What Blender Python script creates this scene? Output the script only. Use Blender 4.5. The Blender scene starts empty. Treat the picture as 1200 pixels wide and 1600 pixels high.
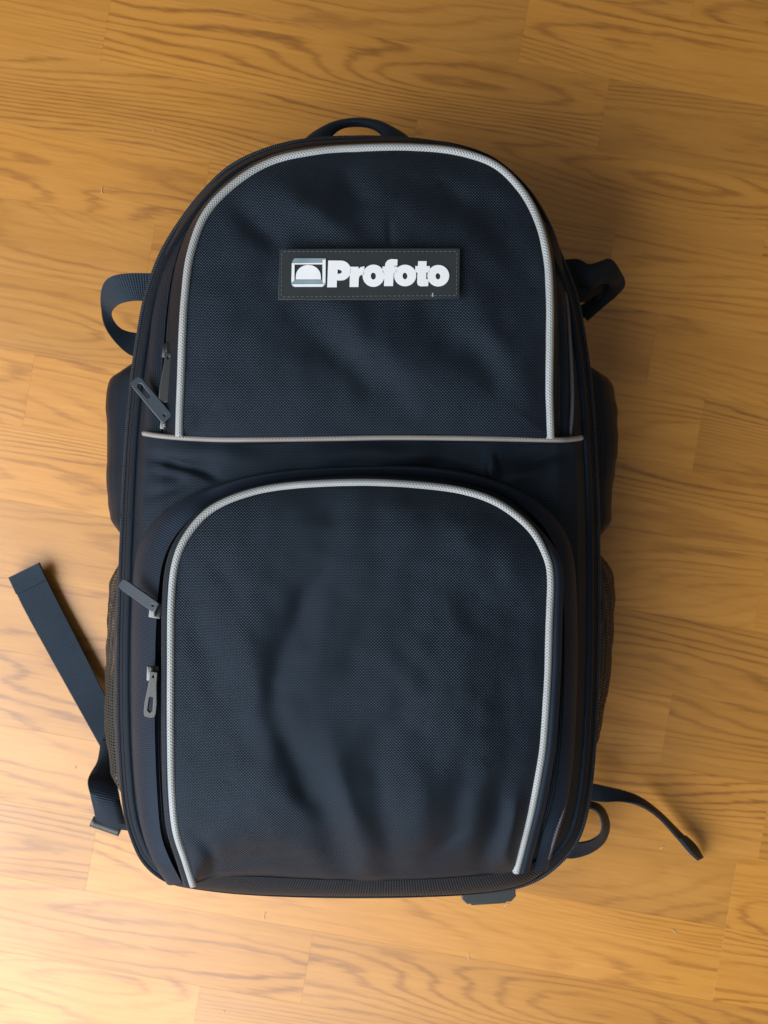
import bpy, bmesh, math, random
import numpy as np
from mathutils import Vector, noise

random.seed(7)
scene = bpy.context.scene
COL = scene.collection
R = math.radians

# ------------------------------------------------------------------ camera
CAM_H, FPX = 0.835, 1473.0            # camera height above the floor, focal length in photo pixels
cam_d = bpy.data.cameras.new('camera'); cam = bpy.data.objects.new('camera', cam_d); COL.objects.link(cam)
cam.location = (0, 0, CAM_H)
cam_d.sensor_fit = 'VERTICAL'; cam_d.sensor_height = 36.0
cam_d.lens = 36.0 * FPX / 1600.0
cam_d.clip_start = 0.01; cam_d.clip_end = 50
cam_d.dof.use_dof = True; cam_d.dof.focus_distance = CAM_H - 0.175; cam_d.dof.aperture_fstop = 8.0
scene.camera = cam
scene.render.resolution_x, scene.render.resolution_y = 768, 1024

# ------------------------------------------------------------------ light: one window, low to the lower left, dim room
world = bpy.data.worlds.new('World'); scene.world = world; world.use_nodes = True
bg = world.node_tree.nodes['Background']
bg.inputs[0].default_value = (1.0, 0.93, 0.82, 1); bg.inputs[1].default_value = 0.21
def area(name, loc, target, sx, sy, power, colr):
    d = bpy.data.lights.new(name, 'AREA'); d.shape = 'RECTANGLE'; d.size = sx; d.size_y = sy
    d.energy = power; d.color = colr
    o = bpy.data.objects.new(name, d); COL.objects.link(o); o.location = loc
    o.rotation_euler = (Vector(target) - Vector(loc)).to_track_quat('-Z', 'Y').to_euler()
    return o
area('window_light', (-1.02, -0.86, 1.12), (-0.20, -0.22, 0.0), 2.4, 1.3, 86, (0.95, 0.975, 1.0))
vs = scene.view_settings
vs.view_transform = 'Standard'; vs.look = 'None'; vs.exposure = 0.0; vs.gamma = 1.0; vs.use_curve_mapping = False

# ------------------------------------------------------------------ photo pixel + height -> place
def P(x, y, z):
    k = (CAM_H - z) / FPX
    return ((x - 600) * k, (800 - y) * k, z)

# ------------------------------------------------------------------ materials
def new_mat(name):
    m = bpy.data.materials.new(name); m.use_nodes = True
    nt = m.node_tree
    return m, nt, nt.nodes['Principled BSDF']
def N(nt, t, **kw):
    n = nt.nodes.new(t)
    for k, v in kw.items(): setattr(n, k, v)
    return n
def mth(nt, op, a, b=None, c=None):
    n = nt.nodes.new('ShaderNodeMath'); n.operation = op
    for i, v in enumerate((a, b, c)):
        if v is None: continue
        if isinstance(v, (int, float)): n.inputs[i].default_value = v
        else: nt.links.new(v, n.inputs[i])
    return n.outputs[0]
def uvxy(nt):
    uv = N(nt, 'ShaderNodeUVMap', uv_map='UVMap'); s = N(nt, 'ShaderNodeSeparateXYZ')
    nt.links.new(uv.outputs[0], s.inputs[0]); return s.outputs[0], s.outputs[1], uv.outputs[0]
def bump(nt, b, h, strength, dist):
    n = N(nt, 'ShaderNodeBump'); n.inputs['Strength'].default_value = strength; n.inputs['Distance'].default_value = dist
    nt.links.new(h, n.inputs['Height']); nt.links.new(n.outputs[0], b.inputs['Normal'])
def ramp(nt, fac, stops):
    n = N(nt, 'ShaderNodeValToRGB'); cr = n.color_ramp
    while len(cr.elements) < len(stops): cr.elements.new(0.5)
    for e, (p, c) in zip(cr.elements, stops): e.position = p; e.color = (*c, 1)
    nt.links.new(fac, n.inputs[0]); return n.outputs[0]
def wear(nt, vec, scale, lo, hi):
    n = N(nt, 'ShaderNodeTexNoise'); n.inputs['Scale'].default_value = scale; n.inputs['Detail'].default_value = 5
    if vec is not None: nt.links.new(vec, n.inputs['Vector'])
    mr = N(nt, 'ShaderNodeMapRange'); mr.inputs[1].default_value = .3; mr.inputs[2].default_value = .7
    mr.inputs[3].default_value = lo; mr.inputs[4].default_value = hi
    nt.links.new(n.outputs[0], mr.inputs[0]); return mr.outputs[0]
def scale_col(nt, fac, c):
    n = N(nt, 'ShaderNodeVectorMath', operation='SCALE'); n.inputs[0].default_value = c
    nt.links.new(fac, n.inputs['Scale']); return n.outputs[0]

def fabric(name, c, period=0.0021, rough=0.46, bs=0.6, sheen=0.03, contrast=0.55, scuff=False, spec=0.2):
    m, nt, b = new_mat(name)
    x, y, uv = uvxy(nt)
    k = 2 * math.pi / period
    row = mth(nt, 'FLOOR', mth(nt, 'MULTIPLY', y, 2 / period))
    sh = mth(nt, 'MULTIPLY', row, math.pi)
    sx = mth(nt, 'SINE', mth(nt, 'ADD', mth(nt, 'MULTIPLY', x, k), sh))
    sy = mth(nt, 'ABSOLUTE', mth(nt, 'SINE', mth(nt, 'MULTIPLY', y, k)))
    h = mth(nt, 'MULTIPLY', mth(nt, 'MULTIPLY_ADD', sx, 0.5, 0.5), sy)
    w = wear(nt, uv, 14, 0.85, 1.2)
    fac = mth(nt, 'MULTIPLY', mth(nt, 'MULTIPLY_ADD', h, contrast * 2, 1 - contrast * .6), w)
    if scuff:
        n = N(nt, 'ShaderNodeTexNoise'); n.inputs['Scale'].default_value = 62; n.inputs['Detail'].default_value = 2; nt.links.new(uv, n.inputs['Vector'])
        mr = N(nt, 'ShaderNodeMapRange'); mr.inputs[1].default_value = .66; mr.inputs[2].default_value = .71; mr.inputs[3].default_value = 1; mr.inputs[4].default_value = .35
        nt.links.new(n.outputs[0], mr.inputs[0]); fac = mth(nt, 'MULTIPLY', fac, mr.outputs[0])
        n2 = N(nt, 'ShaderNodeTexNoise'); n2.inputs['Scale'].default_value = 420; n2.inputs['Detail'].default_value = 1; nt.links.new(uv, n2.inputs['Vector'])
        m2 = N(nt, 'ShaderNodeMapRange'); m2.inputs[1].default_value = .80; m2.inputs[2].default_value = .84; m2.inputs[3].default_value = 1; m2.inputs[4].default_value = 7
        nt.links.new(n2.outputs[0], m2.inputs[0]); fac = mth(nt, 'MULTIPLY', fac, m2.outputs[0])
    nt.links.new(scale_col(nt, fac, c), b.inputs['Base Color'])
    b.inputs['Roughness'].default_value = rough
    nt.links.new(mth(nt, 'MULTIPLY', mth(nt, 'MULTIPLY_ADD', h, 1.1, .65), spec), b.inputs['Specular IOR Level']); b.inputs['Specular Tint'].default_value = (0.52, 0.74, 1.0, 1)
    b.inputs['Sheen Weight'].default_value = sheen; b.inputs['Sheen Roughness'].default_value = 0.45
    b.inputs['Sheen Tint'].default_value = (0.75, 0.85, 1.0, 1)
    bump(nt, b, h, bs, 0.0005)
    return m
def ribbed(name, c, period, along=False, rough=0.6, bs=0.6, depth=0.0004, sheen=0.02, spec=0.22):
    m, nt, b = new_mat(name)
    x, y, uv = uvxy(nt)
    s = mth(nt, 'SINE', mth(nt, 'MULTIPLY', y if along else x, 2 * math.pi / period))
    f2 = mth(nt, 'SINE', mth(nt, 'MULTIPLY', x if along else y, 2 * math.pi / (period * 1.2)))
    h = mth(nt, 'ADD', mth(nt, 'MULTIPLY_ADD', s, 0.5, 0.5), mth(nt, 'MULTIPLY', f2, 0.12))
    fac = mth(nt, 'MULTIPLY', mth(nt, 'MULTIPLY_ADD', h, 0.5, 0.75), wear(nt, uv, 30, .85, 1.15))
    nt.links.new(scale_col(nt, fac, c), b.inputs['Base Color'])
    b.inputs['Roughness'].default_value = rough; b.inputs['Sheen Weight'].default_value = sheen
    b.inputs['Specular IOR Level'].default_value = spec; b.inputs['Specular Tint'].default_value = (0.52, 0.74, 1.0, 1)
    bump(nt, b, h, bs, depth)
    return m
def braid(name, c):
    m, nt, b = new_mat(name)
    x, y, uv = uvxy(nt)
    k = 2 * math.pi / 0.0022
    a = mth(nt, 'SINE', mth(nt, 'MULTIPLY', mth(nt, 'ADD', x, mth(nt, 'MULTIPLY', y, 0.8)), k))
    d = mth(nt, 'SINE', mth(nt, 'MULTIPLY', mth(nt, 'SUBTRACT', x, mth(nt, 'MULTIPLY', y, 0.8)), k))
    h = mth(nt, 'MULTIPLY_ADD', mth(nt, 'MAXIMUM', a, d), 0.5, 0.5)
    fac = mth(nt, 'MULTIPLY', mth(nt, 'MULTIPLY_ADD', h, 0.45, 0.62), wear(nt, uv, 25, .84, 1.1))
    nt.links.new(scale_col(nt, fac, c), b.inputs['Base Color'])
    b.inputs['Roughness'].default_value = 0.45
    bump(nt, b, h, 0.7, 0.0005)
    return m
def plain(name, c, rough=0.5, var=0.12, bscale=900, bs=0.15, spec=0.5):
    m, nt, b = new_mat(name)
    tc = N(nt, 'ShaderNodeTexCoord')
    nt.links.new(scale_col(nt, wear(nt, tc.outputs['Object'], 60, 1 - var, 1 + var), c), b.inputs['Base Color'])
    n = N(nt, 'ShaderNodeTexNoise'); n.inputs['Scale'].default_value = bscale
    nt.links.new(tc.outputs['Object'], n.inputs['Vector'])
    b.inputs['Roughness'].default_value = rough; b.inputs['Specular IOR Level'].default_value = spec
    bump(nt, b, n.outputs[0], bs, 0.0004)
    return m
def netting(name, c):
    m, nt, b = new_mat(name)
    x, y, uv = uvxy(nt)
    k = 2 * math.pi / 0.0046
    a = mth(nt, 'SINE', mth(nt, 'MULTIPLY', mth(nt, 'ADD', x, y), k))
    d = mth(nt, 'SINE', mth(nt, 'MULTIPLY', mth(nt, 'SUBTRACT', x, y), k))
    hole = mth(nt, 'GREATER_THAN', mth(nt, 'MULTIPLY', a, d), 0.42)
    nt.links.new(mth(nt, 'SUBTRACT', 1.0, hole), b.inputs['Alpha'])
    b.inputs['Base Color'].default_value = (*c, 1); b.inputs['Roughness'].default_value = 0.7
    return m
def wood():
    m, nt, b = new_mat('oak_laminate')
    tc = N(nt, 'ShaderNodeTexCoord'); oi = N(nt, 'ShaderNodeObjectInfo')
    rnd = oi.outputs['Random']
    off = N(nt, 'ShaderNodeCombineXYZ')
    nt.links.new(mth(nt, 'MULTIPLY', rnd, 37.0), off.inputs[0]); nt.links.new(mth(nt, 'MULTIPLY', rnd, 91.0), off.inputs[1])
    nt.links.new(mth(nt, 'MULTIPLY', rnd, 53.0), off.inputs[2])
    add = N(nt, 'ShaderNodeVectorMath', operation='ADD')
    nt.links.new(tc.outputs['Object'], add.inputs[0]); nt.links.new(off.outputs[0], add.inputs[1])
    def stretched(sx, sy, detail, dist=0.0, rough=.5):
        mp = N(nt, 'ShaderNodeMapping'); mp.inputs['Scale'].default_value = (sx, sy, 1)
        nt.links.new(add.outputs[0], mp.inputs[0])
        n = N(nt, 'ShaderNodeTexNoise'); n.inputs['Scale'].default_value = 1; n.inputs['Detail'].default_value = detail
        n.inputs['Distortion'].default_value = dist; n.inputs['Roughness'].default_value = rough
        nt.links.new(mp.outputs[0], n.inputs['Vector']); return n.outputs[0]
    sep = N(nt, 'ShaderNodeSeparateXYZ'); nt.links.new(add.outputs[0], sep.inputs[0])
    big = stretched(1.9, 13, 1.0, 0.0)
    fine = stretched(20, 430, 3, 0.0, .62)
    jit = stretched(45, 330, 3)
    wob = stretched(7, 60, 2)
    tone = stretched(3.0, 45, 4)
    g = mth(nt, 'ADD', mth(nt, 'MULTIPLY', sep.outputs[1], 82.0), mth(nt, 'MULTIPLY', big, 22.0))
    g = mth(nt, 'ADD', g, mth(nt, 'ADD', mth(nt, 'MULTIPLY', wob, 1.3), mth(nt, 'MULTIPLY', jit, 0.55)))
    rings = mth(nt, 'POWER', mth(nt, 'MULTIPLY_ADD', mth(nt, 'SINE', mth(nt, 'MULTIPLY', g, 6.283)), 0.5, 0.5), 3.4)
    amp = N(nt, 'ShaderNodeMapRange'); amp.inputs[1].default_value = .34; amp.inputs[2].default_value = .66
    amp.inputs[3].default_value = .07; amp.inputs[4].default_value = .48
    nt.links.new(stretched(3.2, 18, 2), amp.inputs[0])
    v = mth(nt, 'ADD', mth(nt, 'MULTIPLY', rings, amp.outputs[0]), mth(nt, 'MULTIPLY', tone, 0.55))
    v = mth(nt, 'ADD', v, mth(nt, 'MULTIPLY', mth(nt, 'SUBTRACT', fine, 0.5), 0.52))
    colr = ramp(nt, v, [(0.08, (0.45, 0.204, 0.031)), (0.36, (0.380, 0.162, 0.019)), (0.62, (0.285, 0.113, 0.011)), (0.95, (0.155, 0.054, 0.006))])
    hs = N(nt, 'ShaderNodeHueSaturation')
    nt.links.new(colr, hs.inputs['Color'])
    nt.links.new(mth(nt, 'MULTIPLY_ADD', rnd, 0.26, 0.87), hs.inputs['Value'])
    nt.links.new(hs.outputs[0], b.inputs['Base Color'])
    sm = wear(nt, tc.outputs['Object'], 9, .40, .48)
    nt.links.new(sm, b.inputs['Roughness'])
    b.inputs['Specular IOR Level'].default_value = 0.80
    bump(nt, b, mth(nt, 'ADD', fine, mth(nt, 'MULTIPLY', rings, .3)), 0.12, 0.0004)
    return m

NYLON = (0.0026, 0.0036, 0.0068)
M = dict(
    panel=fabric('ballistic_nylon', NYLON, contrast=.8, bs=.75, scuff=True, spec=.30),
    gusset=fabric('gusset_nylon', (0.0026, 0.0038, 0.0068), period=0.0013, contrast=.4, bs=.4),
    ribgus=ribbed('ribbed_gusset_fabric', (0.0075, 0.0115, 0.0200), 0.0016, bs=.5),
    flap=fabric('zipper_flap_fabric', (0.0060, 0.0088, 0.0145), period=0.0012, contrast=.3, bs=.3),
    body=fabric('body_nylon', (0.003, 0.0035, 0.0048), contrast=.4),
    tape=ribbed('zipper_tape', (0.0055, 0.0080, 0.0135), 0.0017, along=True, bs=.8, rough=.5),
    coil=ribbed('zipper_coil', (0.022, 0.024, 0.030), 0.0016, rough=.35, bs=1.0, depth=.0006),
    web=ribbed('webbing', (0.0085, 0.0120, 0.0180), 0.0018, bs=.6, rough=.55),
    body_web=ribbed('dark_webbing', (0.004, 0.0042, 0.0048), 0.0018, bs=.6, rough=.6),
    binding=ribbed('binding_webbing', (0.0045, 0.0060, 0.0090), 0.0020, bs=.9, depth=.0006),
    piping=braid('braided_piping', (0.27, 0.29, 0.30)),
    dullpip=braid('dull_piping', (0.21, 0.20, 0.19)),
    thinpip=braid('dark_piping', (0.05, 0.055, 0.07)),
    rubber=plain('rubber_patch', (0.013, 0.018, 0.022), .45),
    white=plain('white_print', (0.60, 0.63, 0.66), .5, .03),
    silver=plain('emblem_print', (0.17, 0.24, 0.28), .4, .2),
    thread=plain('thread', (0.06, 0.065, 0.075), .7),
    pullgrey=plain('grey_pull', (0.024, 0.034, 0.046), .38),
    pulldark=plain('black_pull', (0.006, 0.007, 0.009), .35),
    metal=plain('gunmetal', (0.012, 0.014, 0.018), .28, spec=.8),
    plastic=plain('buckle_plastic', (0.014, 0.019, 0.021), .42),
    net=netting('pocket_mesh', (0.007, 0.006, 0.005)),
    wood=wood(),
    sub=plain('subfloor', (0.06, 0.03, 0.012), .8),
    lint=plain('lint', (0.62, 0.50, 0.34), .8),
)

# ------------------------------------------------------------------ mesh helpers
def link(name, me, mat, parent=None, smooth=True, sharp=None):
    o = bpy.data.objects.new(name, me); COL.objects.link(o)
    if mat is not None: me.materials.append(mat)
    if smooth:
        me.polygons.foreach_set('use_smooth', [True] * len(me.polygons))
        if sharp: me.set_sharp_from_angle(angle=R(sharp))
    if parent is not None: o.parent = parent
    return o
def mesh(name, verts, faces, uvs=None):
    me = bpy.data.meshes.new(name); me.from_pydata([tuple(v) for v in verts], [], faces)
    if uvs is not None:
        l = me.uv_layers.new(name='UVMap'); vi = np.zeros(len(me.loops), dtype=np.int32)
        me.loops.foreach_get('vertex_index', vi)
        l.data.foreach_set('uv', np.asarray(uvs, dtype=np.float32)[vi].ravel())
    me.update(); return me
def spline(pts, n, closed=False):
    """Catmull-Rom through the points, then n points evenly spaced along it."""
    p = np.array(pts, dtype=float)
    if closed: q = np.vstack([p[-1], p, p[0], p[1]])
    else: q = np.vstack([2 * p[0] - p[1], p, 2 * p[-1] - p[-2]])
    out = []; ts = np.linspace(0, 1, 24, endpoint=False)
    for i in range(1, len(q) - 2):
        p0, p1, p2, p3 = q[i - 1], q[i], q[i + 1], q[i + 2]
        for t in ts:
            out.append(0.5 * ((2 * p1) + (p2 - p0) * t + (2 * p0 - 5 * p1 + 4 * p2 - p3) * t * t + (3 * p1 - p0 - 3 * p2 + p3) * t ** 3))
    out.append(q[-2]); out = np.array(out)
    s = np.concatenate([[0], np.cumsum(np.linalg.norm(np.diff(out[:, :2], axis=0), axis=1) + 1e-9)])
    tt = np.linspace(0, s[-1], n, endpoint=not closed)
    return np.stack([np.interp(tt, s, out[:, k]) for k in range(p.shape[1])], 1)
def W(pts): return np.array([P(*p) for p in pts])
def sstep(a, b, x):
    t = np.clip((x - a) / (b - a), 0, 1); return t * t * (3 - 2 * t)
def seg_dist(px, py, poly):
    d = np.full(np.shape(px), 1e9)
    for (x0, y0), (x1, y1) in zip(poly[:-1], poly[1:]):
        dx, dy = x1 - x0, y1 - y0; L = dx * dx + dy * dy + 1e-9
        t = np.clip(((px - x0) * dx + (py - y0) * dy) / L, 0, 1)
        d = np.minimum(d, np.hypot(px - x0 - t * dx, py - y0 - t * dy))
    return d
def inside(px, py, poly):
    r = np.zeros(np.shape(px), bool); n = len(poly); j = n - 1
    for i in range(n):
        xi, yi = poly[i]; xj, yj = poly[j]
        c = ((yi > py) != (yj > py)) & (px < (xj - xi) * (py - yi) / (yj - yi + 1e-12) + xi)
        r ^= c; j = i
    return r
def noise2(px, py, sc, seed):
    f = np.frompyfunc(lambda a, b: noise.noise((a / sc, b / sc, seed)), 2, 1)
    return f(px, py).astype(float)
def folds(px, py, lst):
    """soft folds: (list of photo points, half width in px, height in mm, minus for a valley); they wander and fade out at both ends"""
    z = np.zeros(np.shape(px))
    qx = px + 8 * noise2(px, py, 60, 11.0); qy = py + 8 * noise2(px, py, 60, 17.0)
    for pts, w, h in lst:
        line = spline(pts, 9)[:, :2] if len(pts) > 2 else np.array([np.array(pts[0]) * (1 - t) + np.array(pts[1]) * t for t in np.linspace(0, 1, 5)])
        k = len(line) - 1; best = np.full(np.shape(px), 1e9); tt = np.zeros(np.shape(px))
        for i in range(k):
            x0, y0 = line[i]; dx, dy = line[i + 1] - line[i]
            t = np.clip(((qx - x0) * dx + (qy - y0) * dy) / (dx * dx + dy * dy + 1e-9), 0, 1)
            d = np.hypot(qx - x0 - t * dx, qy - y0 - t * dy); m = d < best
            best = np.where(m, d, best); tt = np.where(m, (i + t) / k, tt)
        amp = sstep(-.12, .38, tt) * sstep(-.12, .38, 1 - tt)
        z += h * 0.00105 * amp * np.exp(-(best / w) ** 2)
    return z

def grid_faces(n, m, closed=False, off=0):
    f = []
    for i in range(n if closed else n - 1):
        i2 = (i + 1) % n
        for j in range(m - 1):
            f.append((off + i * m + j, off + i * m + j + 1, off + i2 * m + j + 1, off + i2 * m + j))
    return f
def ribbon(name, A, B, mat, parent, n=160, m=8, bulge=0.0, raw=False, edge=0.0):
    """surface between two lines (photo x, photo y, height); bulge lifts its middle; edge tucks both rims down"""
    a = A if raw else W(spline(A, n)); b = B if raw else W(spline(B, n)); n = len(a)
    vs_, uv = [], []
    mid = (a + b) / 2; L = np.concatenate([[0], np.cumsum(np.linalg.norm(np.diff(mid, axis=0), axis=1))])
    tang = np.gradient(mid, axis=0)
    for i in range(n):
        w = b[i] - a[i]; nn = np.cross(w, tang[i]); ln = np.linalg.norm(nn)
        nn = nn / ln if ln > 1e-12 else np.array([0, 0, 1.])
        if nn[2] < 0: nn = -nn
        for j in range(m):
            t = j / (m - 1)
            q = a[i] + w * t + nn * (bulge * math.sin(math.pi * t)) - np.array([0, 0, edge]) * (1 if j in (0, m - 1) else 0)
            vs_.append(q); uv.append((L[i], t * np.linalg.norm(w)))
    return link(name, mesh(name, vs_, grid_faces(n, m), uv), mat, parent)
def strap(name, A, B, mat, parent, thick=0.0016, n=70, m=5, round_=0.0):
    """a band of webbing with thickness between two edge lines"""
    a = W(spline(A, n)); b = W(spline(B, n)); mid = (a + b) / 2
    L = np.concatenate([[0], np.cumsum(np.linalg.norm(np.diff(mid, axis=0), axis=1))])
    tang = np.gradient(mid, axis=0); V, U = [], []; prev = None; k = 2 * m
    for i in range(n):
        w = b[i] - a[i]; nn = np.cross(w, tang[i]); nn /= max(np.linalg.norm(nn), 1e-9)
        if prev is not None and np.dot(nn, prev) < 0: nn = -nn
        prev = nn
        wl = np.linalg.norm(w)
        ring = []
        for j in range(m):
            t = j / (m - 1); h = thick / 2 * (1 - round_ * (2 * t - 1) ** 2)
            ring.append((a[i] + w * t + nn * h, t * wl))
        for j in reversed(range(m)):
            t = j / (m - 1); h = thick / 2 * (1 - round_ * (2 * t - 1) ** 2)
            ring.append((a[i] + w * t - nn * h, t * wl))
        for q, t in ring: V.append(q); U.append((L[i], t))
    F = []
    for i in range(n - 1):
        for j in range(k):
            j2 = (j + 1) % k; F.append((i * k + j, i * k + j2, (i + 1) * k + j2, (i + 1) * k + j))
    F.append(tuple(reversed(range(k)))); F.append(tuple((n - 1) * k + j for j in range(k)))
    return link(name, mesh(name, V, F, U), mat, parent, sharp=50 if round_ < .5 else 80)
def tube(name, pts, r, mat, parent, n=220, seg=10, closed=False, raw=False, flat=1.0, taper=None):
    p = pts if raw else W(spline(pts, n, closed)); n = len(p)
    if closed:
        tang = np.roll(p, -1, 0) - np.roll(p, 1, 0)
    else: tang = np.gradient(p, axis=0)
    V, U, L = [], [], 0.0
    for i in range(n):
        t = tang[i] / np.linalg.norm(tang[i])
        up = np.array([0, 0, 1.]) if abs(t[2]) < .95 else np.array([0, 1., 0])
        s = np.cross(t, up); s /= np.linalg.norm(s); u2 = np.cross(s, t)
        if i: L += np.linalg.norm(p[i] - p[i - 1])
        rr = r * (taper(i / (n - 1)) if taper else 1)
        for j in range(seg):
            a = 2 * math.pi * j / seg
            V.append(p[i] + s * math.cos(a) * rr + u2 * math.sin(a) * rr * flat); U.append((L, a * r))
    F = []
    for i in range(n if closed else n - 1):
        i2 = (i + 1) % n
        for j in range(seg):
            j2 = (j + 1) % seg; F.append((i * seg + j, i * seg + j2, i2 * seg + j2, i2 * seg + j))
    if not closed:
        F.append(tuple(reversed(range(seg)))); F.append(tuple((n - 1) * seg + j for j in range(seg)))
    return link(name, mesh(name, V, F, U), mat, parent)
def patch_fill(name, bound, centre, zmid, mat, parent, fold, nr=110, dome=260, nz=0.0012, seed=1.0, sc=70):
    """cloth stretched inside a closed rim: bound = (x, y, z) photo points, evenly sampled"""
    b = np.array(bound); n = len(b); cx, cy = centre
    V, U = [], []
    for r in range(nr):
        s = 1 - r / (nr - 0.5)
        px = cx + s * (b[:, 0] - cx); py = cy + s * (b[:, 1] - cy)
        if r == 0: z = b[:, 2].copy()
        else:
            q = ((px[:, None] - b[None, :, 0]) ** 2 + (py[:, None] - b[None, :, 1]) ** 2 + 1.0) ** -1.5
            zm = (q * b[None, :, 2]).sum(1) / q.sum(1); ds = q.mean(1) ** (-1 / 3)
            z = zm + (zmid - zm) * sstep(-40, dome, ds) * np.minimum(1, ds / 40)
        rim = 1 - s ** 22
        if r:   # short puckers running in from the seam
            pk_ = np.array([noise.noise((i * .21, seed * 3.1, 0)) + .6 * noise.noise((i * .55, seed * 5.7, 4)) for i in range(n)])
            z = z + .0010 * pk_ * np.exp(-ds / 26) * (1 - np.exp(-ds / 4))
        z = z + rim * (folds(px, py, fold) + nz * noise2(px, py, sc, seed) + nz * .5 * noise2(px, py, sc * .45, seed + 9))
        for i in range(n):
            q = P(px[i], py[i], z[i]); V.append(q); U.append((q[0], q[1]))
    F = []
    for r in range(nr - 1):
        for i in range(n):
            i2 = (i + 1) % n; F.append((r * n + i, r * n + i2, (r + 1) * n + i2, (r + 1) * n + i))
    F.append(tuple((nr - 1) * n + i for i in range(n)))
    me = mesh(name, V, F, U)
    return link(name, me, mat, parent)
def box_bm(bm, c, s, rot=None, bev=0.0):
    m_ = bmesh.ops.create_cube(bm, size=1.0); vv = m_['verts']
    for v in vv:
        q = Vector((v.co.x * s[0], v.co.y * s[1], v.co.z * s[2]))
        if rot is not None: q.rotate(rot)
        v.co = q + Vector(c)
    if bev:
        es = list({e for v in vv for e in v.link_edges})
        bmesh.ops.bevel(bm, geom=es, offset=bev, segments=2, affect='EDGES', profile=.5)
def bm_obj(name, bm, mat, parent, sharp=40):
    me = bpy.data.meshes.new(name); bm.to_mesh(me); bm.free()
    return link(name, me, mat, parent, sharp=sharp)
def flat_shape(name, loops, depth, mat, parent, bevel=0.0):
    """extruded flat outline (first loop) with holes (other loops), local metres"""
    cu = bpy.data.curves.new(name, 'CURVE'); cu.dimensions = '2D'; cu.fill_mode = 'BOTH'
    cu.extrude = depth / 2; cu.bevel_depth = bevel; cu.bevel_resolution = 1
    for lp in loops:
        sp = cu.splines.new('POLY'); sp.points.add(len(lp) - 1)
        for p_, q in zip(sp.points, lp): p_.co = (q[0], q[1], 0, 1)
        sp.use_cyclic_u = True
    tmp = bpy.data.objects.new(name + '_curve', cu); COL.objects.link(tmp)
    bpy.context.view_layer.update()
    me = bpy.data.meshes.new_from_object(tmp.evaluated_get(bpy.context.evaluated_depsgraph_get()))
    bpy.data.objects.remove(tmp); bpy.data.curves.remove(cu)
    me.name = name; me.materials.clear()
    return link(name, me, mat, parent, sharp=40)
def tag(o, label=None, cat=None, group=None, kind=None):
    if label: o['label'] = label
    if cat: o['category'] = cat
    if group: o['group'] = group
    if kind: o['kind'] = kind
    return o

# ================================================================== FLOOR
fk = CAM_H / FPX                       # metres per photo pixel on the floor
ANG = R(10)
ROWW = 116 * fk
bm = bmesh.new(); box_bm(bm, (0, 0, -0.016), (3.4, 3.6, 0.016))
floor = tag(bm_obj('floor', bm, M['sub'], None), kind='structure')
ex = Vector((math.cos(-ANG), math.sin(-ANG), 0)); ey = Vector((math.sin(ANG), math.cos(ANG), 0))
known = {-1: [576], 0: [735], 1: [373, 1368], 2: [1368], 3: [820], 4: [1223, 610], 5: [80], 6: [1330], 7: [150], 8: [1193], 9: [300], 10: [1010], 11: [675], 12: [171, 960]}
rngp = random.Random(21)
uc = math.cos(ANG) * 600 + math.sin(ANG) * 800; vc = -math.sin(ANG) * 600 + math.cos(ANG) * 800
for i in range(-9, 22):
    js = sorted(known.get(i, [rngp.uniform(100, 900)]))
    while js[-1] < 2300: js.append(js[-1] + rngp.uniform(560, 860))
    while js[0] > -1100: js.insert(0, js[0] - rngp.uniform(560, 860))
    vm = 1463 - 116 * (i + .5)
    for u0, u1 in zip(js[:-1], js[1:]):
        L = (u1 - u0) * fk; um = (u0 + u1) / 2
        pos = ex * ((um - uc) * fk) - ey * ((vm - vc) * fk)
        g = 0.00004; hx, hy, t, bv = L / 2 - g / 2, ROWW / 2 - g / 2, 0.008, 0.00006
        vv = [(-hx, -hy, -t), (hx, -hy, -t), (hx, hy, -t), (-hx, hy, -t), (-hx, -hy, -bv), (hx, -hy, -bv), (hx, hy, -bv), (-hx, hy, -bv),
              (-hx + bv, -hy + bv, 0), (hx - bv, -hy + bv, 0), (hx - bv, hy - bv, 0), (-hx + bv, hy - bv, 0)]
        ff = [(8, 9, 10, 11)] + [(a, (a + 1) % 4, (a + 1) % 4 + 4, a + 4) for a in range(4)] + [(a + 4, (a + 1) % 4 + 4, (a + 1) % 4 + 8, a + 8) for a in range(4)]
        o = link('plank', mesh('plank', vv, ff), M['wood'], floor, smooth=False)
        o.location = pos; o.rotation_euler = (0, 0, -ANG)

# ================================================================== BACKPACK
bag = bpy.data.objects.new('backpack', None); COL.objects.link(bag); bag.location = (0, 0, 0)
tag(bag, 'black nylon camera backpack with grey piping lying flat on wooden floor', 'backpack')

# ---- main zip outline (photo px at height .115), clockwise from the left
ZA = 0.115
OUT = [(192, 800), (197, 700), (202, 640), (208, 580), (216, 525), (226, 470), (240, 425), (256, 388), (282, 346), (316, 302), (358, 262), (410, 236),
       (473, 220), (550, 215), (630, 217), (695, 226), (752, 247), (798, 283), (832, 325), (862, 370), (884, 418), (902, 470), (916, 549), (923, 605),
       (928, 670), (933, 770), (935, 880), (935, 1000), (932, 1100), (927, 1185), (918, 1260), (902, 1312), (872, 1350), (830, 1378), (770, 1392), (650, 1399),
       (520, 1400), (400, 1396), (318, 1388), (262, 1376), (226, 1348), (206, 1307), (195, 1262), (188, 1185), (185, 1100), (185, 1010), (188, 900)]
outl = spline(OUT, 420, True)
CX, CY = 560, 800
ZD = ([0, 6, 12, 20, 32, 60, 150, 400], [.115, .124, .135, .145, .152, .157, .160, .161])
opoly = np.vstack([outl, outl[:1]])
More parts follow.
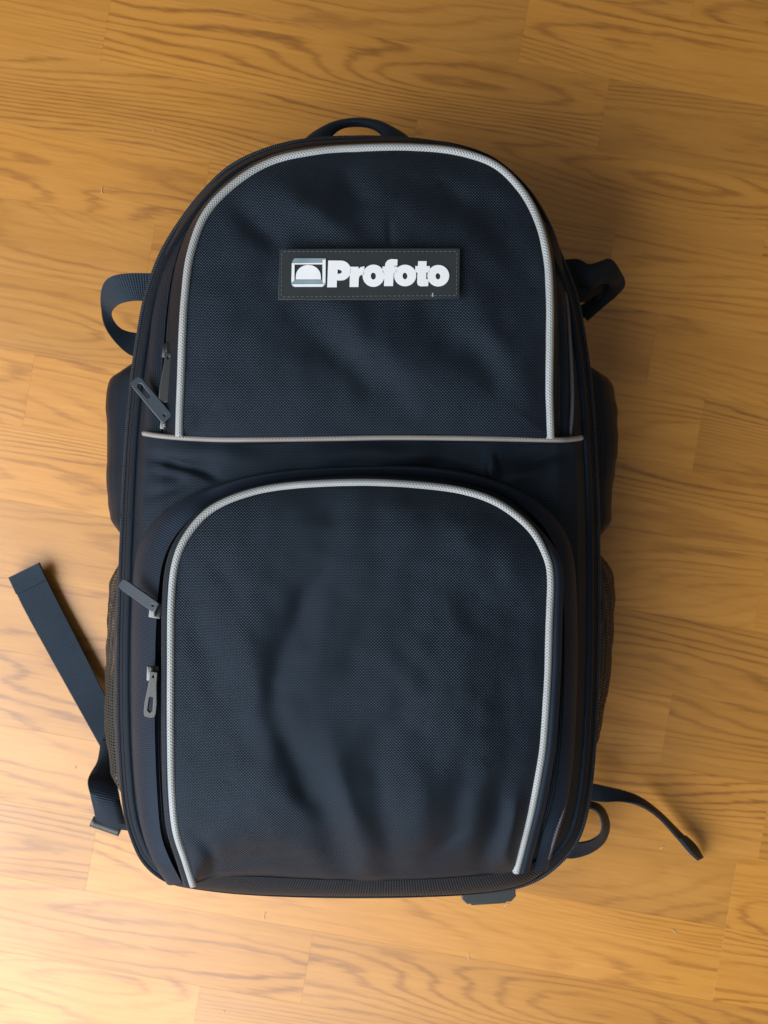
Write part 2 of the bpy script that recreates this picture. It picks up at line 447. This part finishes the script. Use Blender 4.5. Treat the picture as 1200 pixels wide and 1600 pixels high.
LIDF = [([(228, 712), (290, 728), (350, 748)], 9, -4.5), ([(232, 742), (300, 752)], 9, -2.5), ([(235, 700), (320, 708), (420, 722)], 14, 2.0),
        ([(222, 775), (260, 770), (300, 757)], 8, -2.0), ([(420, 722), (560, 706), (700, 712)], 16, 2.2), ([(755, 735), (780, 722)], 14, 3.5),
        ([(800, 725), (860, 712), (905, 705)], 10, -3.0), ([(780, 745), (860, 742)], 10, 2.0), ([(600, 725), (700, 733), (780, 752)], 10, -3.0)]
def lid_z(px, py, wr=True):
    px = np.asarray(px, float); py = np.asarray(py, float)
    d = seg_dist(px, py, opoly); d = np.where(inside(px, py, outl), d, 0)
    z = np.interp(d, *ZD)
    if wr: z = z + sstep(8, 30, d) * (1.5 * folds(px, py, LIDF) + .001 * noise2(px, py, 45, 3.0))
    return z
def onlid(pts, dz=0.0):
    p = np.array(pts, float); return [(x, y, float(lid_z(x, y, False)) + dz) for x, y in p]

# ---- main compartment: shell from the floor up to the zip
ow = np.array([P(x, y, ZA) for x, y in outl]); cw = ow.mean(0)
prof = [(.86, .004), (.93, .006), (.965, .014), (.985, .03), (.995, .055), (1.0, .08), (1.0, .10), (.998, .112), (.985, .1165)]
V, U = [], []
per = np.concatenate([[0], np.cumsum(np.linalg.norm(np.diff(ow, axis=0), axis=1))])
for s, z in prof:
    for i, q in enumerate(ow):
        V.append((cw[0] + (q[0] - cw[0]) * s, cw[1] + (q[1] - cw[1]) * s, z)); U.append((per[i], z))
n = len(ow); F = []
for r in range(len(prof) - 1):
    for i in range(n):
        i2 = (i + 1) % n; F.append((r * n + i, r * n + i2, (r + 1) * n + i2, (r + 1) * n + i))
F.append(tuple(range(n)))
link('main_body', mesh('main_body', V, F, U), M['body'], bag)

# ---- lid (front cover) surface with the creased strip between the two pockets
V, U = [], []; nr = 130
for r in range(nr):
    s = (1 - r / (nr - .5)); s = s ** 0.85
    px = CX + s * (outl[:, 0] - CX); py = CY + s * (outl[:, 1] - CY)
    if r == 0: z = np.full(n, ZA)
    else: z = lid_z(px, py)
    for i in range(n):
        q = P(px[i], py[i], z[i]); V.append(q); U.append((q[0], q[1]))
F = []
for r in range(nr - 1):
    for i in range(n):
        i2 = (i + 1) % n; F.append((r * n + i, r * n + i2, (r + 1) * n + i2, (r + 1) * n + i))
F.append(tuple((nr - 1) * n + i for i in range(n)))
link('front_cover', mesh('front_cover', V, F, U), M['panel'], bag)

# ---- main zip round the bag: tape, coil and a bound edge roll above it
def inset(pl, d):
    t = np.roll(pl, -1, 0) - np.roll(pl, 1, 0); t /= np.linalg.norm(t, axis=1)[:, None]
    nn = np.stack([-t[:, 1], t[:, 0]], 1)
    if np.dot(nn[0], np.array([CX, CY]) - pl[0]) < 0: nn = -nn
    return pl + nn * d
def loop3(pl, z): return np.array([P(x, y, z) for x, y in pl])
start, stop = 0, len(outl)
mz = ribbon('main_zipper', loop3(np.vstack([inset(outl, -3), inset(outl, -3)[:1]]), ZA + .001), loop3(np.vstack([inset(outl, 6), inset(outl, 6)[:1]]), ZA + .0105), M['tape'], bag, m=4, raw=True)
tube('zipper_coil', loop3(inset(outl, 0), ZA + .0055), .0017, M['coil'], mz, closed=True, raw=True, seg=8)
tube('edge_binding', np.array([P(x, y, float(lid_z(x, y, False)) + .0005) for x, y in inset(outl, 15)]), .0036, M['gusset'], bag, closed=True, raw=True)

# ---- UPPER POCKET -------------------------------------------------
UP = [(280, 682, .170), (281, 640, .173), (283, 590, .176), (285, 530, .178), (289, 465, .178), (298, 397, .177), (322, 334, .175), (368, 286, .173), (427, 252, .171),
      (497, 237, .170), (560, 232, .170), (640, 231, .170), (715, 238, .170), (774, 259, .171), (817, 301, .173), (842, 350, .175), (855, 405, .177), (859, 465, .178),
      (859, 535, .177), (858, 605, .175), (859, 650, .173), (860, 685, .170)]
UI = [(252, 676), (253, 600), (256, 540), (261, 480), (271, 420), (290, 365), (318, 322), (358, 282), (408, 250), (470, 232), (560, 226), (640, 225), (712, 232),
      (770, 253), (818, 296), (848, 345), (864, 400), (870, 470), (873, 540), (874, 600), (874, 684)]
UO = [(226, 676), (229, 600), (233, 540), (239, 480), (250, 425), (268, 375), (298, 324), (342, 279), (398, 246), (466, 226), (560, 220), (640, 219), (714, 226),
      (775, 248), (824, 291), (856, 340), (876, 395), (884, 470), (888, 540), (890, 600), (890, 684)]
ribbon('upper_gusset', onlid(UI, -.004), [(x, y, z - .001) for x, y, z in UP], M['gusset'], bag, n=220, m=10, bulge=.002)
uz = ribbon('upper_zipper', onlid(UO, .0012), onlid(UI, .0022), M['tape'], bag, n=220, m=24, bulge=.0022)
tube('zipper_coil', onlid([(x + (6 if x < 300 else -2 if x > 840 else 1), y + (3 if 300 < x < 840 else 0)) for x, y in UI], .0015), .0014, M['coil'], uz, seg=6)
tube('upper_seam_piping', onlid([(868, 400), (885, 470), (891, 540), (894, 600), (894, 640), (891, 682)], .003), .0014, M['thinpip'], bag, n=60, seg=8)
DIV = [(224, 677, .155), (250, 681, .162), (285, 684, .167), (340, 686.5, .169), (410, 686.5, .171), (520, 685, .172), (620, 683.5, .172), (755, 685, .171), (860, 687, .167), (890, 686.5, .160), (909, 684, .153)]
up = spline(UP, 170); dv = spline([p for p in reversed(DIV) if 281 < p[0] < 859], 80)
upper_bound = np.vstack([up, dv])
UF = [([(350, 300), (400, 352), (452, 402)], 26, -3.2), ([(420, 275), (490, 330), (570, 390)], 26, 3.0), ([(520, 270), (585, 320)], 24, -2.0),
      ([(440, 470), (520, 540), (610, 610), (650, 660)], 40, -4.5), ([(500, 470), (600, 560), (680, 650)], 34, 3.0), ([(640, 470), (720, 540), (820, 630)], 34, -3.0),
      ([(330, 420), (360, 560)], 50, 2.5), ([(300, 668), (330, 640), (352, 628)], 9, -2.0), ([(725, 470), (790, 560), (840, 660)], 24, 1.5),
      ([(610, 340), (606, 385)], 5, -.9), ([(650, 300), (760, 330), (820, 400)], 30, -2.5)]
patch_fill('upper_panel', upper_bound, (565, 480), .181, M['panel'], bag, UF, seed=2.0, nz=.0014, sc=85)
tube('upper_piping', UP, .0029, M['piping'], bag, n=320)
tube('divider_piping', DIV, .0019, M['dullpip'], bag, n=260)
# small flap edge closing the step under the divider
ribbon('pocket_hem', [(x, y - 3, z) for x, y, z in DIV], [(x, y + 9, float(lid_z(x, y + 9, False)) - .002) for x, y, z in DIV], M['gusset'], bag, n=120, m=4)

# ---- LOWER POCKET -------------------------------------------------
LP = [(302, 1383, .163), (289, 1342, .174), (275, 1297, .184), (269, 1237, .191), (267, 1150, .195), (267, 1045, .196), (268, 940, .196), (275, 878, .195), (294, 835, .194), (329, 797, .192),
      (385, 772, .190), (455, 759, .189), (560, 754, .189), (652, 758, .189), (725, 768, .190), (780, 788, .192), (828, 826, .194), (853, 869, .195), (860, 905, .196), (858, 972, .196),
      (856, 1045, .195), (853, 1100, .194), (848, 1165, .191), (842, 1204, .188), (831, 1262, .182), (819, 1311, .174), (806, 1362, .163)]
GM = [(284, 1379, .150), (264, 1340, .158), (251, 1300, .165), (245, 1230, .172), (242, 1150, .176), (242, 1080, .177), (243, 1000, .178), (247, 930, .178), (254, 880, .176), (272, 840, .174),
      (306, 802, .172), (345, 776, .172), (400, 757, .172), (470, 746, .172), (560, 741, .172), (640, 742, .172), (722, 752, .172), (790, 775, .173), (838, 810, .175), (866, 852, .176),
      (879, 900, .178), (882, 972, .178), (881, 1080, .176), (875, 1180, .171), (863, 1255, .165), (848, 1304, .158), (834, 1362, .148)]
G0 = [(258, 1374), (238, 1343), (222, 1300), (213, 1250), (207, 1180), (205, 1100), (205, 1000), (208, 905), (214, 860), (229, 830), (254, 802), (292, 776), (340, 756), (400, 742), (470, 735),
      (560, 731), (640, 728), (722, 737), (792, 757), (842, 785), (876, 820), (893, 860), (899, 920), (901, 1000), (900, 1080), (896, 1180), (887, 1255), (873, 1304), (858, 1350)]
def lower_off(pts, k, dz):
    """shift the pocket outline outwards (k px at the sides), change its height"""
    out = []
    for x, y, z in pts:
        w = min(1, abs(x - 560) / 250) if y < 860 else 1
        out.append((x + math.copysign(k, x - 560) * w, y - k * .6 * (1 - w), z + dz))
    return out
GM = [(x, y, z - (.008 if y < 800 else 0)) for x, y, z in GM]
ribbon('lower_gusset', onlid(G0, -.0005), GM, M['ribgus'], bag, n=240, m=12, bulge=.0042)
lz = ribbon('lower_zipper', lower_off(GM, 1, -.002), lower_off(LP, 16, -.024), M['tape'], bag, n=240, m=10)
tube('zipper_coil', lower_off(GM, -3, -.006), .0012, M['coil'], lz, n=240, seg=6)
fl = [(x + (6 if x > 700 and y > 860 else 0), y, z + (.0045 if x > 700 and y > 860 else 0)) for x, y, z in lower_off(LP, 15, -.006)]
ribbon('zipper_flap', [(x, y, z - .016) for x, y, z in fl], fl, M['gusset'], bag, n=240, m=3)
ribbon('zipper_flap', fl, lower_off(LP, 1, -.001), M['flap'], bag, n=240, m=10, bulge=.0022)
tube('flap_seam', lower_off(LP, 8, -.0012), .0005, M['coil'], bag, n=240, seg=6)
tube('lower_seam_piping', onlid([(880, 850), (893, 905), (897, 972), (898, 1030), (896, 1090), (891, 1185), (882, 1255), (868, 1304), (856, 1341)], .006), .0014, M['thinpip'], bag, n=120, seg=8)
BOT = [(302, 1383, .160), (340, 1372, .158), (400, 1371, .157), (480, 1375, .157), (560, 1378, .157), (640, 1377, .157), (720, 1372, .157), (770, 1367, .158), (806, 1362, .160)]
lp = spline(LP, 230); bt = spline(BOT[::-1], 90)[1:-1]
lower_bound = np.vstack([lp, bt])
LF = [([(520, 880), (475, 950), (440, 1020), (430, 1075), (446, 1130)], 24, -4.2), ([(545, 930), (505, 1010), (484, 1090)], 36, 2.6), ([(340, 830), (395, 1000), (410, 1160), (440, 1320)], 52, 3.0),
      ([(284, 900), (325, 1020), (365, 1110), (420, 1230)], 26, -2.4), ([(425, 1090), (465, 1200), (520, 1290), (560, 1420)], 28, -4.6), ([(505, 1130), (535, 1230), (565, 1330), (580, 1430)], 22, 3.4),
      ([(580, 1170), (600, 1280), (625, 1430)], 22, -2.6), ([(660, 1090), (600, 1150), (560, 1215)], 26, -1.6), ([(620, 1140), (660, 1250), (690, 1430)], 32, 2.4), ([(735, 1190), (700, 1290), (650, 1420)], 26, -3.2),
      ([(806, 1235), (800, 1300), (780, 1390)], 13, 4.2), ([(785, 1215), (772, 1300), (745, 1390)], 17, -4.2), ([(315, 1352), (400, 1340), (500, 1356)], 16, -1.6),
      ([(290, 1290), (330, 1335), (322, 1400)], 12, -3.2), ([(680, 840), (780, 850), (850, 910)], 44, 2.4), ([(700, 960), (830, 935)], 40, -1.8), ([(540, 1010), (680, 1060), (820, 1060)], 80, 2.4),
      ([(520, 780), (512, 870)], 24, -1.6), ([(640, 1350), (740, 1280)], 13, -1.6), ([(290, 850), (350, 900), (400, 980)], 20, -1.6)]
patch_fill('lower_panel', lower_bound, (562, 1070), .201, M['panel'], bag, LF, nr=140, seed=5.0, nz=.0014, sc=75)
tube('lower_piping', LP, .0027, M['piping'], bag, n=420)
# bottom binding
BE = [(250, 1372, .122), (285, 1385, .126), (340, 1393, .128), (400, 1398, .129), (520, 1401, .130), (650, 1400, .130), (740, 1396, .130), (805, 1386, .130), (840, 1370, .128), (858, 1352, .126)]
BI = [(288, 1374, .150), (305, 1378, .156), (345, 1370, .159), (400, 1370, .159), (520, 1375, .159), (640, 1375, .159), (740, 1369, .159), (790, 1363, .159), (812, 1358, .156), (838, 1345, .150)]
ribbon('bottom_binding', BE, BI, M['binding'], bag, n=160, m=10, bulge=.003)
ribbon('bottom_panel', [(x, y - 2, .09) for x, y, z in BE], [(x, y + 1, z) for x, y, z in BE], M['body'], bag, n=100, m=5)

# ---- zipper sliders -------------------------------------------------
def slider(px, py, z, ang, body, tabm, tab_from, tab_to, ztab, wide, slot=True, square=False):
    """slider at a photo point turned by ang; its tab is a flat paddle from tab_from to tab_to"""
    c = Vector(P(px, py, z)); rot = Vector((0, 1, 0)).rotation_difference(Vector((math.sin(R(ang)), math.cos(R(ang)), 0)))
    bm = bmesh.new()
    box_bm(bm, (0, 0, 0), (.0085, .0105, .0022), bev=.0008)
    box_bm(bm, (0, .0006, .0034), (.0024, .0085, .0012), bev=.0004)
    box_bm(bm, (0, .0042, .002), (.0024, .0014, .003), bev=.0003); box_bm(bm, (0, -.0032, .002), (.0024, .0014, .003), bev=.0003)
    o = bm_obj('zipper_slider', bm, body, bag); o.location = c; o.rotation_euler = rot.to_euler()
    a = Vector(P(*tab_from, ztab[0])); b = Vector(P(*tab_to, ztab[1])); d = b - a; L = d.length; h = wide / 2
    loop = [(-h * .55, 0), (h * .55, 0), (h * .62, L * .25), (h, L * .7), (h, L * .9), (h * .8, L * .98), (0, L), (-h * .8, L * .98), (-h, L * .9), (-h, L * .7), (-h * .62, L * .25)]
    if square: loop = [(-h * .9, 0), (h * .9, 0), (h, L * .06), (h, L * .92), (h * .75, L), (-h * .75, L), (-h, L * .92), (-h, L * .06)]
    loops = [loop]
    if slot: loops.append([(-h * .45, L * .55), (-h * .55, L * .86), (0, L * .91), (h * .55, L * .86), (h * .45, L * .55), (0, L * .52)])
    loops.append([(-h * .25, L * .05), (h * .25, L * .05), (h * .25, L * .13), (-h * .25, L * .13)])
    t = flat_shape('pull_tab', loops, .0014, tabm, o, bevel=.0005)
    y = d.normalized(); x = y.cross(Vector((0, 0, 1))).normalized(); zz = x.cross(y)
    from mathutils import Matrix
    mw = Matrix(((x.x, y.x, zz.x, a.x), (x.y, y.y, zz.y, a.y), (x.z, y.z, zz.z, a.z), (0, 0, 0, 1)))
    t.matrix_local = (Matrix.Translation(c) @ rot.to_matrix().to_4x4()).inverted() @ mw
    return o
slider(260, 660, .158, 6, M['metal'], M['pullgrey'], (262, 655), (211, 594), (.164, .158), .0085, square=True)
slider(263, 548, .158, 4, M['pulldark'], M['pulldark'], (264, 552), (257, 628), (.165, .161), .0075, slot=False)
slider(243, 954, .181, 8, M['metal'], M['pullgrey'], (245, 950), (190, 911), (.187, .172), .0068, slot=False, square=True)
slider(239, 1052, .181, 2, M['metal'], M['pulldark'], (241, 1050), (234, 1120), (.187, .183), .0078)

# ---- logo patch -------------------------------------------------
ZP = .1860
pk = (CAM_H - ZP) / FPX
patch_c = Vector(P(577, 429, ZP))
def LPX(x, y): return ((x - 577) * pk, (429 - y) * pk)
patch = flat_shape('logo_patch', [[LPX(*p) for p in ((438, 391), (505, 390), (577, 389.5), (650, 389), (718, 389), (717.5, 430), (716.5, 466), (645, 467.5), (577, 468), (505, 468.5), (436, 468.5), (437, 430))]], .0014, M['rubber'], bag, bevel=.0004)
patch.location = patch_c; patch.rotation_euler = (R(-1.0), R(.6), 0)
patch['label'] = 'black rectangular rubber patch with white lettering'
def zq(x, y): return LPX(420 + x * .26667, 370 + y * .26667)
def ell(cx, cy, rx, ry, n=28, a0=0, a1=360): return [(cx + rx * math.cos(R(a0 + (a1 - a0) * i / n)), cy + ry * math.sin(R(a0 + (a1 - a0) * i / n))) for i in range(n + (0 if a1 - a0 == 360 else 1))]
def arc(cx, cy, rx, ry, a0, a1, n=10): return [(cx + rx * math.cos(R(a0 + (a1 - a0) * i / n)), cy + ry * math.sin(R(a0 + (a1 - a0) * i / n))) for i in range(n + 1)]
letters = [
    [[(344, 298), (350, 144), (422, 144)] + arc(424, 201, 57, 57, -90, 90, 14) + [(399, 258), (398, 298)], arc(408, 208, 22, 14, -90, 90, 8) + [(403, 222), (403, 194)]],
    [[(475, 296), (477, 180), (525, 180), (526, 194), (538, 182), (560, 177), (557, 224), (540, 226), (530, 236), (527, 252), (525, 296)]],
    [ell(614, 231, 63, 64), ell(613, 233, 16, 22, 16)],
    [[(676, 290), (679, 213), (666, 213), (667, 178), (681, 178), (684, 158), (697, 141), (718, 134), (754, 136), (752, 170), (738, 171), (732, 178), (752, 178), (750, 213), (731, 213), (727, 290)]],
    [ell(799, 229, 64, 62), ell(798, 232, 15, 21, 16)],
    [[(870, 272), (872, 210), (858, 210), (859, 175), (874, 175), (876, 146), (924, 146), (923, 175), (943, 175), (941, 210), (922, 210), (921, 250), (936, 254), (932, 290), (890, 291), (876, 285)]],
    [ell(993, 230, 63, 62), ell(991, 233, 15, 20, 16)],
]
for k, lp_ in enumerate(letters):
    o = flat_shape('letter', [[zq(*p) for p in l] for l in lp_], .0005, M['white'], patch, bevel=.00012)
    o.location = (0, 0, .00135)
fr = [(145, 140), (155, 131), (335, 131), (335, 270), (332, 285), (318, 297), (152, 297), (138, 286), (134, 270), (137, 160)]
o = flat_shape('emblem_frame', [[zq(*p) for p in fr], [zq(*p) for p in ((154, 164), (316, 164), (315, 258), (152, 258))]], .0005, M['silver'], patch, bevel=.00012); o.location = (0, 0, .00135)
for nm, lp_ in (('emblem_line', [(137, 284), (328, 282), (320, 292), (313, 297), (152, 297), (142, 292)]), ('emblem_line', [(137, 160), (316, 157), (316, 166), (152, 167), (152, 258), (144, 270), (135, 270)]), ('emblem_line', [(316, 140), (334, 138), (333, 272), (322, 282), (316, 262)])):
    o = flat_shape(nm, [[zq(*p) for p in lp_]], .0004, M['white'], patch); o.location = (0, 0, .0018)
o = flat_shape('emblem_dome', [[zq(*p) for p in [(160, 253)] + arc(233, 236, 72, 66, 190, 350, 16) + [(306, 253)]]], .0005, M['white'], patch, bevel=.00012); o.location = (0, 0, .00135)
bm = bmesh.new()
def stitch(x0, y0, x1, y1, k):
    for i in range(k):
        t = (i + .5) / k; cx_, cy_ = LPX(x0 + (x1 - x0) * t, y0 + (y1 - y0) * t)
        horizontal = abs(x1 - x0) > abs(y1 - y0)
        box_bm(bm, (cx_, cy_, .0012), (.0018, .0005, .0004) if horizontal else (.0005, .0018, .0004))
stitch(442, 394, 714, 393, 38); stitch(441, 465, 713, 462, 38); stitch(714, 394, 713, 462, 10); stitch(441, 395, 440, 465, 10)
st = bm_obj('stitching', bm, M['thread'], patch); st['kind'] = 'stuff'
bm = bmesh.new(); box_bm(bm, (*LPX(676, 461), .0013), (.0011, .0026, .0004), bev=.0001); bm_obj('paint_chip', bm, M['silver'], patch)

# ---- side pockets -------------------------------------------------
def side_bulge(name, sil, zpk, mat, side, zt=.112, zb=.006, m=18, n=70):
    """pocket bellying out of the side wall; sil = photo outline of its widest line at height zpk"""
    s = spline([(x, y, zpk) for x, y in sil], n); V, U = [], []
    for i in range(n):
        w = np.array(P(*s[i])); y = w[1]
        t = i / (n - 1); endf = min(1, 8 * t, 8 * (1 - t)) ** .5
        k = np.argmin(np.abs(ow[:, 1] - y) + 1e3 * (np.sign(ow[:, 0] - cw[0]) != side)); bx = ow[k, 0] - side * .004
        for j in range(m):
            f = j / (m - 1)
            z = zt + (zb - zt) * f; g = math.sin(math.pi * min(f / (2 * (zt - zpk) / (zt - zb)), 1) if f < (zt - zpk) / (zt - zb) else math.pi * (.5 + .5 * (f - (zt - zpk) / (zt - zb)) / (1 - (zt - zpk) / (zt - zb)))) ** .6
            x = bx + (w[0] - bx) * g * max(endf, 0)
            x += side * g * endf * (.0022 * noise.noise((y * 28, z * 40, side)) + .0012 * noise.noise((y * 80, z * 60, 5 + side)))
            V.append((x, y, z)); U.append((y, z))
    return link(name, mesh(name, V, grid_faces(n, m), U), mat, bag)
side_bulge('side_pocket', [(197, 564), (182, 580), (173, 596), (168, 630), (166, 680), (168, 730), (173, 785), (179, 850)], .085, M['gusset'], -1)
side_bulge('mesh_pocket', [(178, 858), (173, 915), (169, 980), (166, 1060), (166, 1120), (172, 1190), (182, 1250)], .080, M['net'], -1)
side_bulge('side_pocket', [(922, 570), (938, 580), (950, 592), (959, 612), (963, 660), (962, 720), (957, 780), (950, 850)], .085, M['gusset'], 1)
side_bulge('mesh_pocket', [(948, 850), (955, 890), (960, 931), (959, 970), (954, 1020), (945, 1081), (935, 1140), (928, 1190)], .080, M['net'], 1)

# ---- handle and straps -------------------------------------------------
strap('grab_handle', [(462, 236, .085), (478, 216, .083), (497, 202, .08), (522, 190, .078), (556, 184, .077), (590, 188, .078), (618, 201, .08), (640, 216, .083), (655, 236, .085)],
      [(520, 236, .085), (518, 216, .083), (526, 206, .08), (538, 200, .078), (557, 198, .077), (576, 200, .078), (590, 206, .08), (598, 216, .083), (602, 236, .085)],
      M['web'], bag, thick=.009, m=9, round_=.85)
strap('compression_strap', [(248, 427, .100), (200, 427, .102), (172, 433, .1), (160, 450, .09), (158, 480, .076), (163, 508, .064), (178, 532, .056), (202, 554, .05), (232, 562, .048)],
      [(242, 472, .094), (212, 470, .097), (190, 474, .092), (178, 482, .083), (174, 491, .07), (180, 504, .06), (192, 515, .053), (212, 520, .049), (240, 520, .048)], M['web'], bag)
strap('compression_strap', [(880, 406, .100), (903, 405, .10), (920, 413, .1), (938, 409, .1), (955, 405, .096), (968, 422, .088), (977, 442, .074), (966, 459, .06), (945, 478, .05), (918, 502, .045)],
      [(885, 452, .09), (908, 449, .09), (922, 452, .09), (936, 444, .088), (947, 442, .085), (951, 444, .08), (951, 448, .07), (940, 454, .06), (925, 465, .05), (900, 482, .045)], M['body_web'], bag, m=7, thick=.006, round_=.6)
strap('compression_strap', [(884, 425, .085), (905, 420, .082), (930, 424, .078), (950, 430, .07), (957, 446, .06), (940, 470, .05), (915, 496, .042)],
      [(884, 470, .075), (900, 472, .07), (915, 470, .065), (925, 462, .06), (928, 464, .055), (918, 478, .045), (902, 496, .04)], M['body_web'], bag, thick=.006, m=6, round_=.5)
strap('shoulder_strap_tail', [(15, 903, .010), (40, 955, .009), (80, 1028, .010), (120, 1100, .014), (157, 1166, .022), (185, 1215, .026)],
      [(61, 880, .012), (85, 930, .009), (122, 1002, .010), (165, 1088, .014), (195, 1145, .022), (215, 1190, .026)], M['web'], bag, thick=.002)
strap('strap_tail_hem', [(14, 902, .0125), (20, 915, .012), (26, 928, .0115)], [(61, 879, .0145), (67, 892, .013), (73, 905, .0122)], M['web'], bag, thick=.003, n=10)
strap('lower_strap', [(158, 1158, .024), (152, 1190, .034), (141, 1210, .046), (137, 1222, .055), (141, 1242, .060), (147, 1264, .056), (150, 1284, .048)],
      [(180, 1160, .024), (178, 1192, .032), (180, 1214, .042), (184, 1232, .05), (189, 1256, .054), (194, 1280, .05), (200, 1296, .044)], M['web'], bag, thick=.005, round_=.5)
def bar(name, a, b, wide, thick, mat, parent=bag, slot=True):
    A_, B_ = Vector(P(*a)), Vector(P(*b)); d = B_ - A_; L = d.length; ang = math.atan2(d.y, d.x)
    h = wide / 2; r = h * .5
    lp = [(-L / 2, -h + r), (-L / 2 + r, -h), (L / 2 - r, -h), (L / 2, -h + r), (L / 2, h - r), (L / 2 - r, h), (-L / 2 + r, h), (-L / 2, h - r)]
    lps = [lp]
    if slot: lps.append([(-L * .4, -h * .35), (L * .4, -h * .35), (L * .4, h * .35), (-L * .4, h * .35)])
    o = flat_shape(name, lps, thick, mat, parent, bevel=.0008)
    o.location = (A_ + B_) / 2; o.rotation_euler = (0, math.asin(max(-1, min(1, -d.z / L))), ang); return o
tube('strap_fold', [(143, 1283, .049), (160, 1289, .047), (188, 1299, .044)], .0046, M['plastic'], bag, n=14, flat=.7)
strap('shoulder_strap_tail', [(915, 1222, .034), (945, 1228, .030), (975, 1236, .024), (1003, 1248, .018), (1033, 1271, .012), (1065, 1303, .007), (1088, 1324, .005), (1097, 1340, .004)],
      [(915, 1250, .034), (945, 1253, .032), (975, 1253, .031), (1003, 1260, .030), (1031, 1279, .028), (1060, 1311, .026), (1079, 1333, .026), (1091, 1343, .026)], M['web'], bag, thick=.002)
strap('strap_tail_hem', [(1070, 1306, .006), (1086, 1321, .005), (1098, 1341, .004)], [(1062, 1311, .026), (1079, 1332, .026), (1092, 1344, .026)], M['web'], bag, thick=.0026, n=10)
strap('lower_strap', [(918, 1252, .05), (934, 1256, .046), (946, 1268, .04), (952, 1290, .032), (945, 1314, .028), (925, 1331, .028), (898, 1340, .032), (872, 1340, .04)],
      [(918, 1262, .06), (930, 1266, .058), (938, 1276, .055), (941, 1292, .05), (936, 1305, .044), (920, 1314, .04), (898, 1317, .04), (872, 1315, .045)], M['web'], bag)
# plastic buckle peeping out under the bottom edge
bar('bottom_buckle', (722, 1395, .062), (803, 1390, .062), .014, .008, M['plastic'], slot=False)
bar('bottom_buckle', (732, 1402, .056), (792, 1398, .056), .0095, .006, M['plastic'], slot=False)

# ================================================================== LINT on the floor
LINT = {(792, 1414): 'tiny pale lint fibre on floor just below the plastic bottom buckle', (1035, 1325): 'tiny pale lint fibre on floor between strap loop and loose strap tip',
        (118, 1200): 'tiny pale lint fibre on floor beside the folded webbing under the long strap', (1053, 1456): 'tiny pale lint fibre on floor below the curved strap tip'}
for x, y, a, l in ((160, 297, 85, .006), (414, 1431, 80, .006), (733, 1494, 85, .005), (792, 1414, 40, .004), (1035, 1325, 30, .004), (1053, 1456, -40, .005), (240, 205, 80, .003), (350, 1582, 70, .003), (118, 1200, 70, .003)):
    c = Vector(P(x, y, .0006)); d = Vector((math.cos(R(a)), math.sin(R(a)), 0)) * l / 2; s = Vector((-d.y, d.x, 0)) * .25
    pts = np.array([c - d, c - d * .4 + s, c + d * .3 + s, c + d])
    o = tube('lint_speck', pts, .00022, M['lint'], None, raw=True, seg=5)
    tag(o, LINT.get((x, y), 'tiny pale lint fibre lying alone on the open wooden floor'), 'lint', 'lint fibres on the floor')
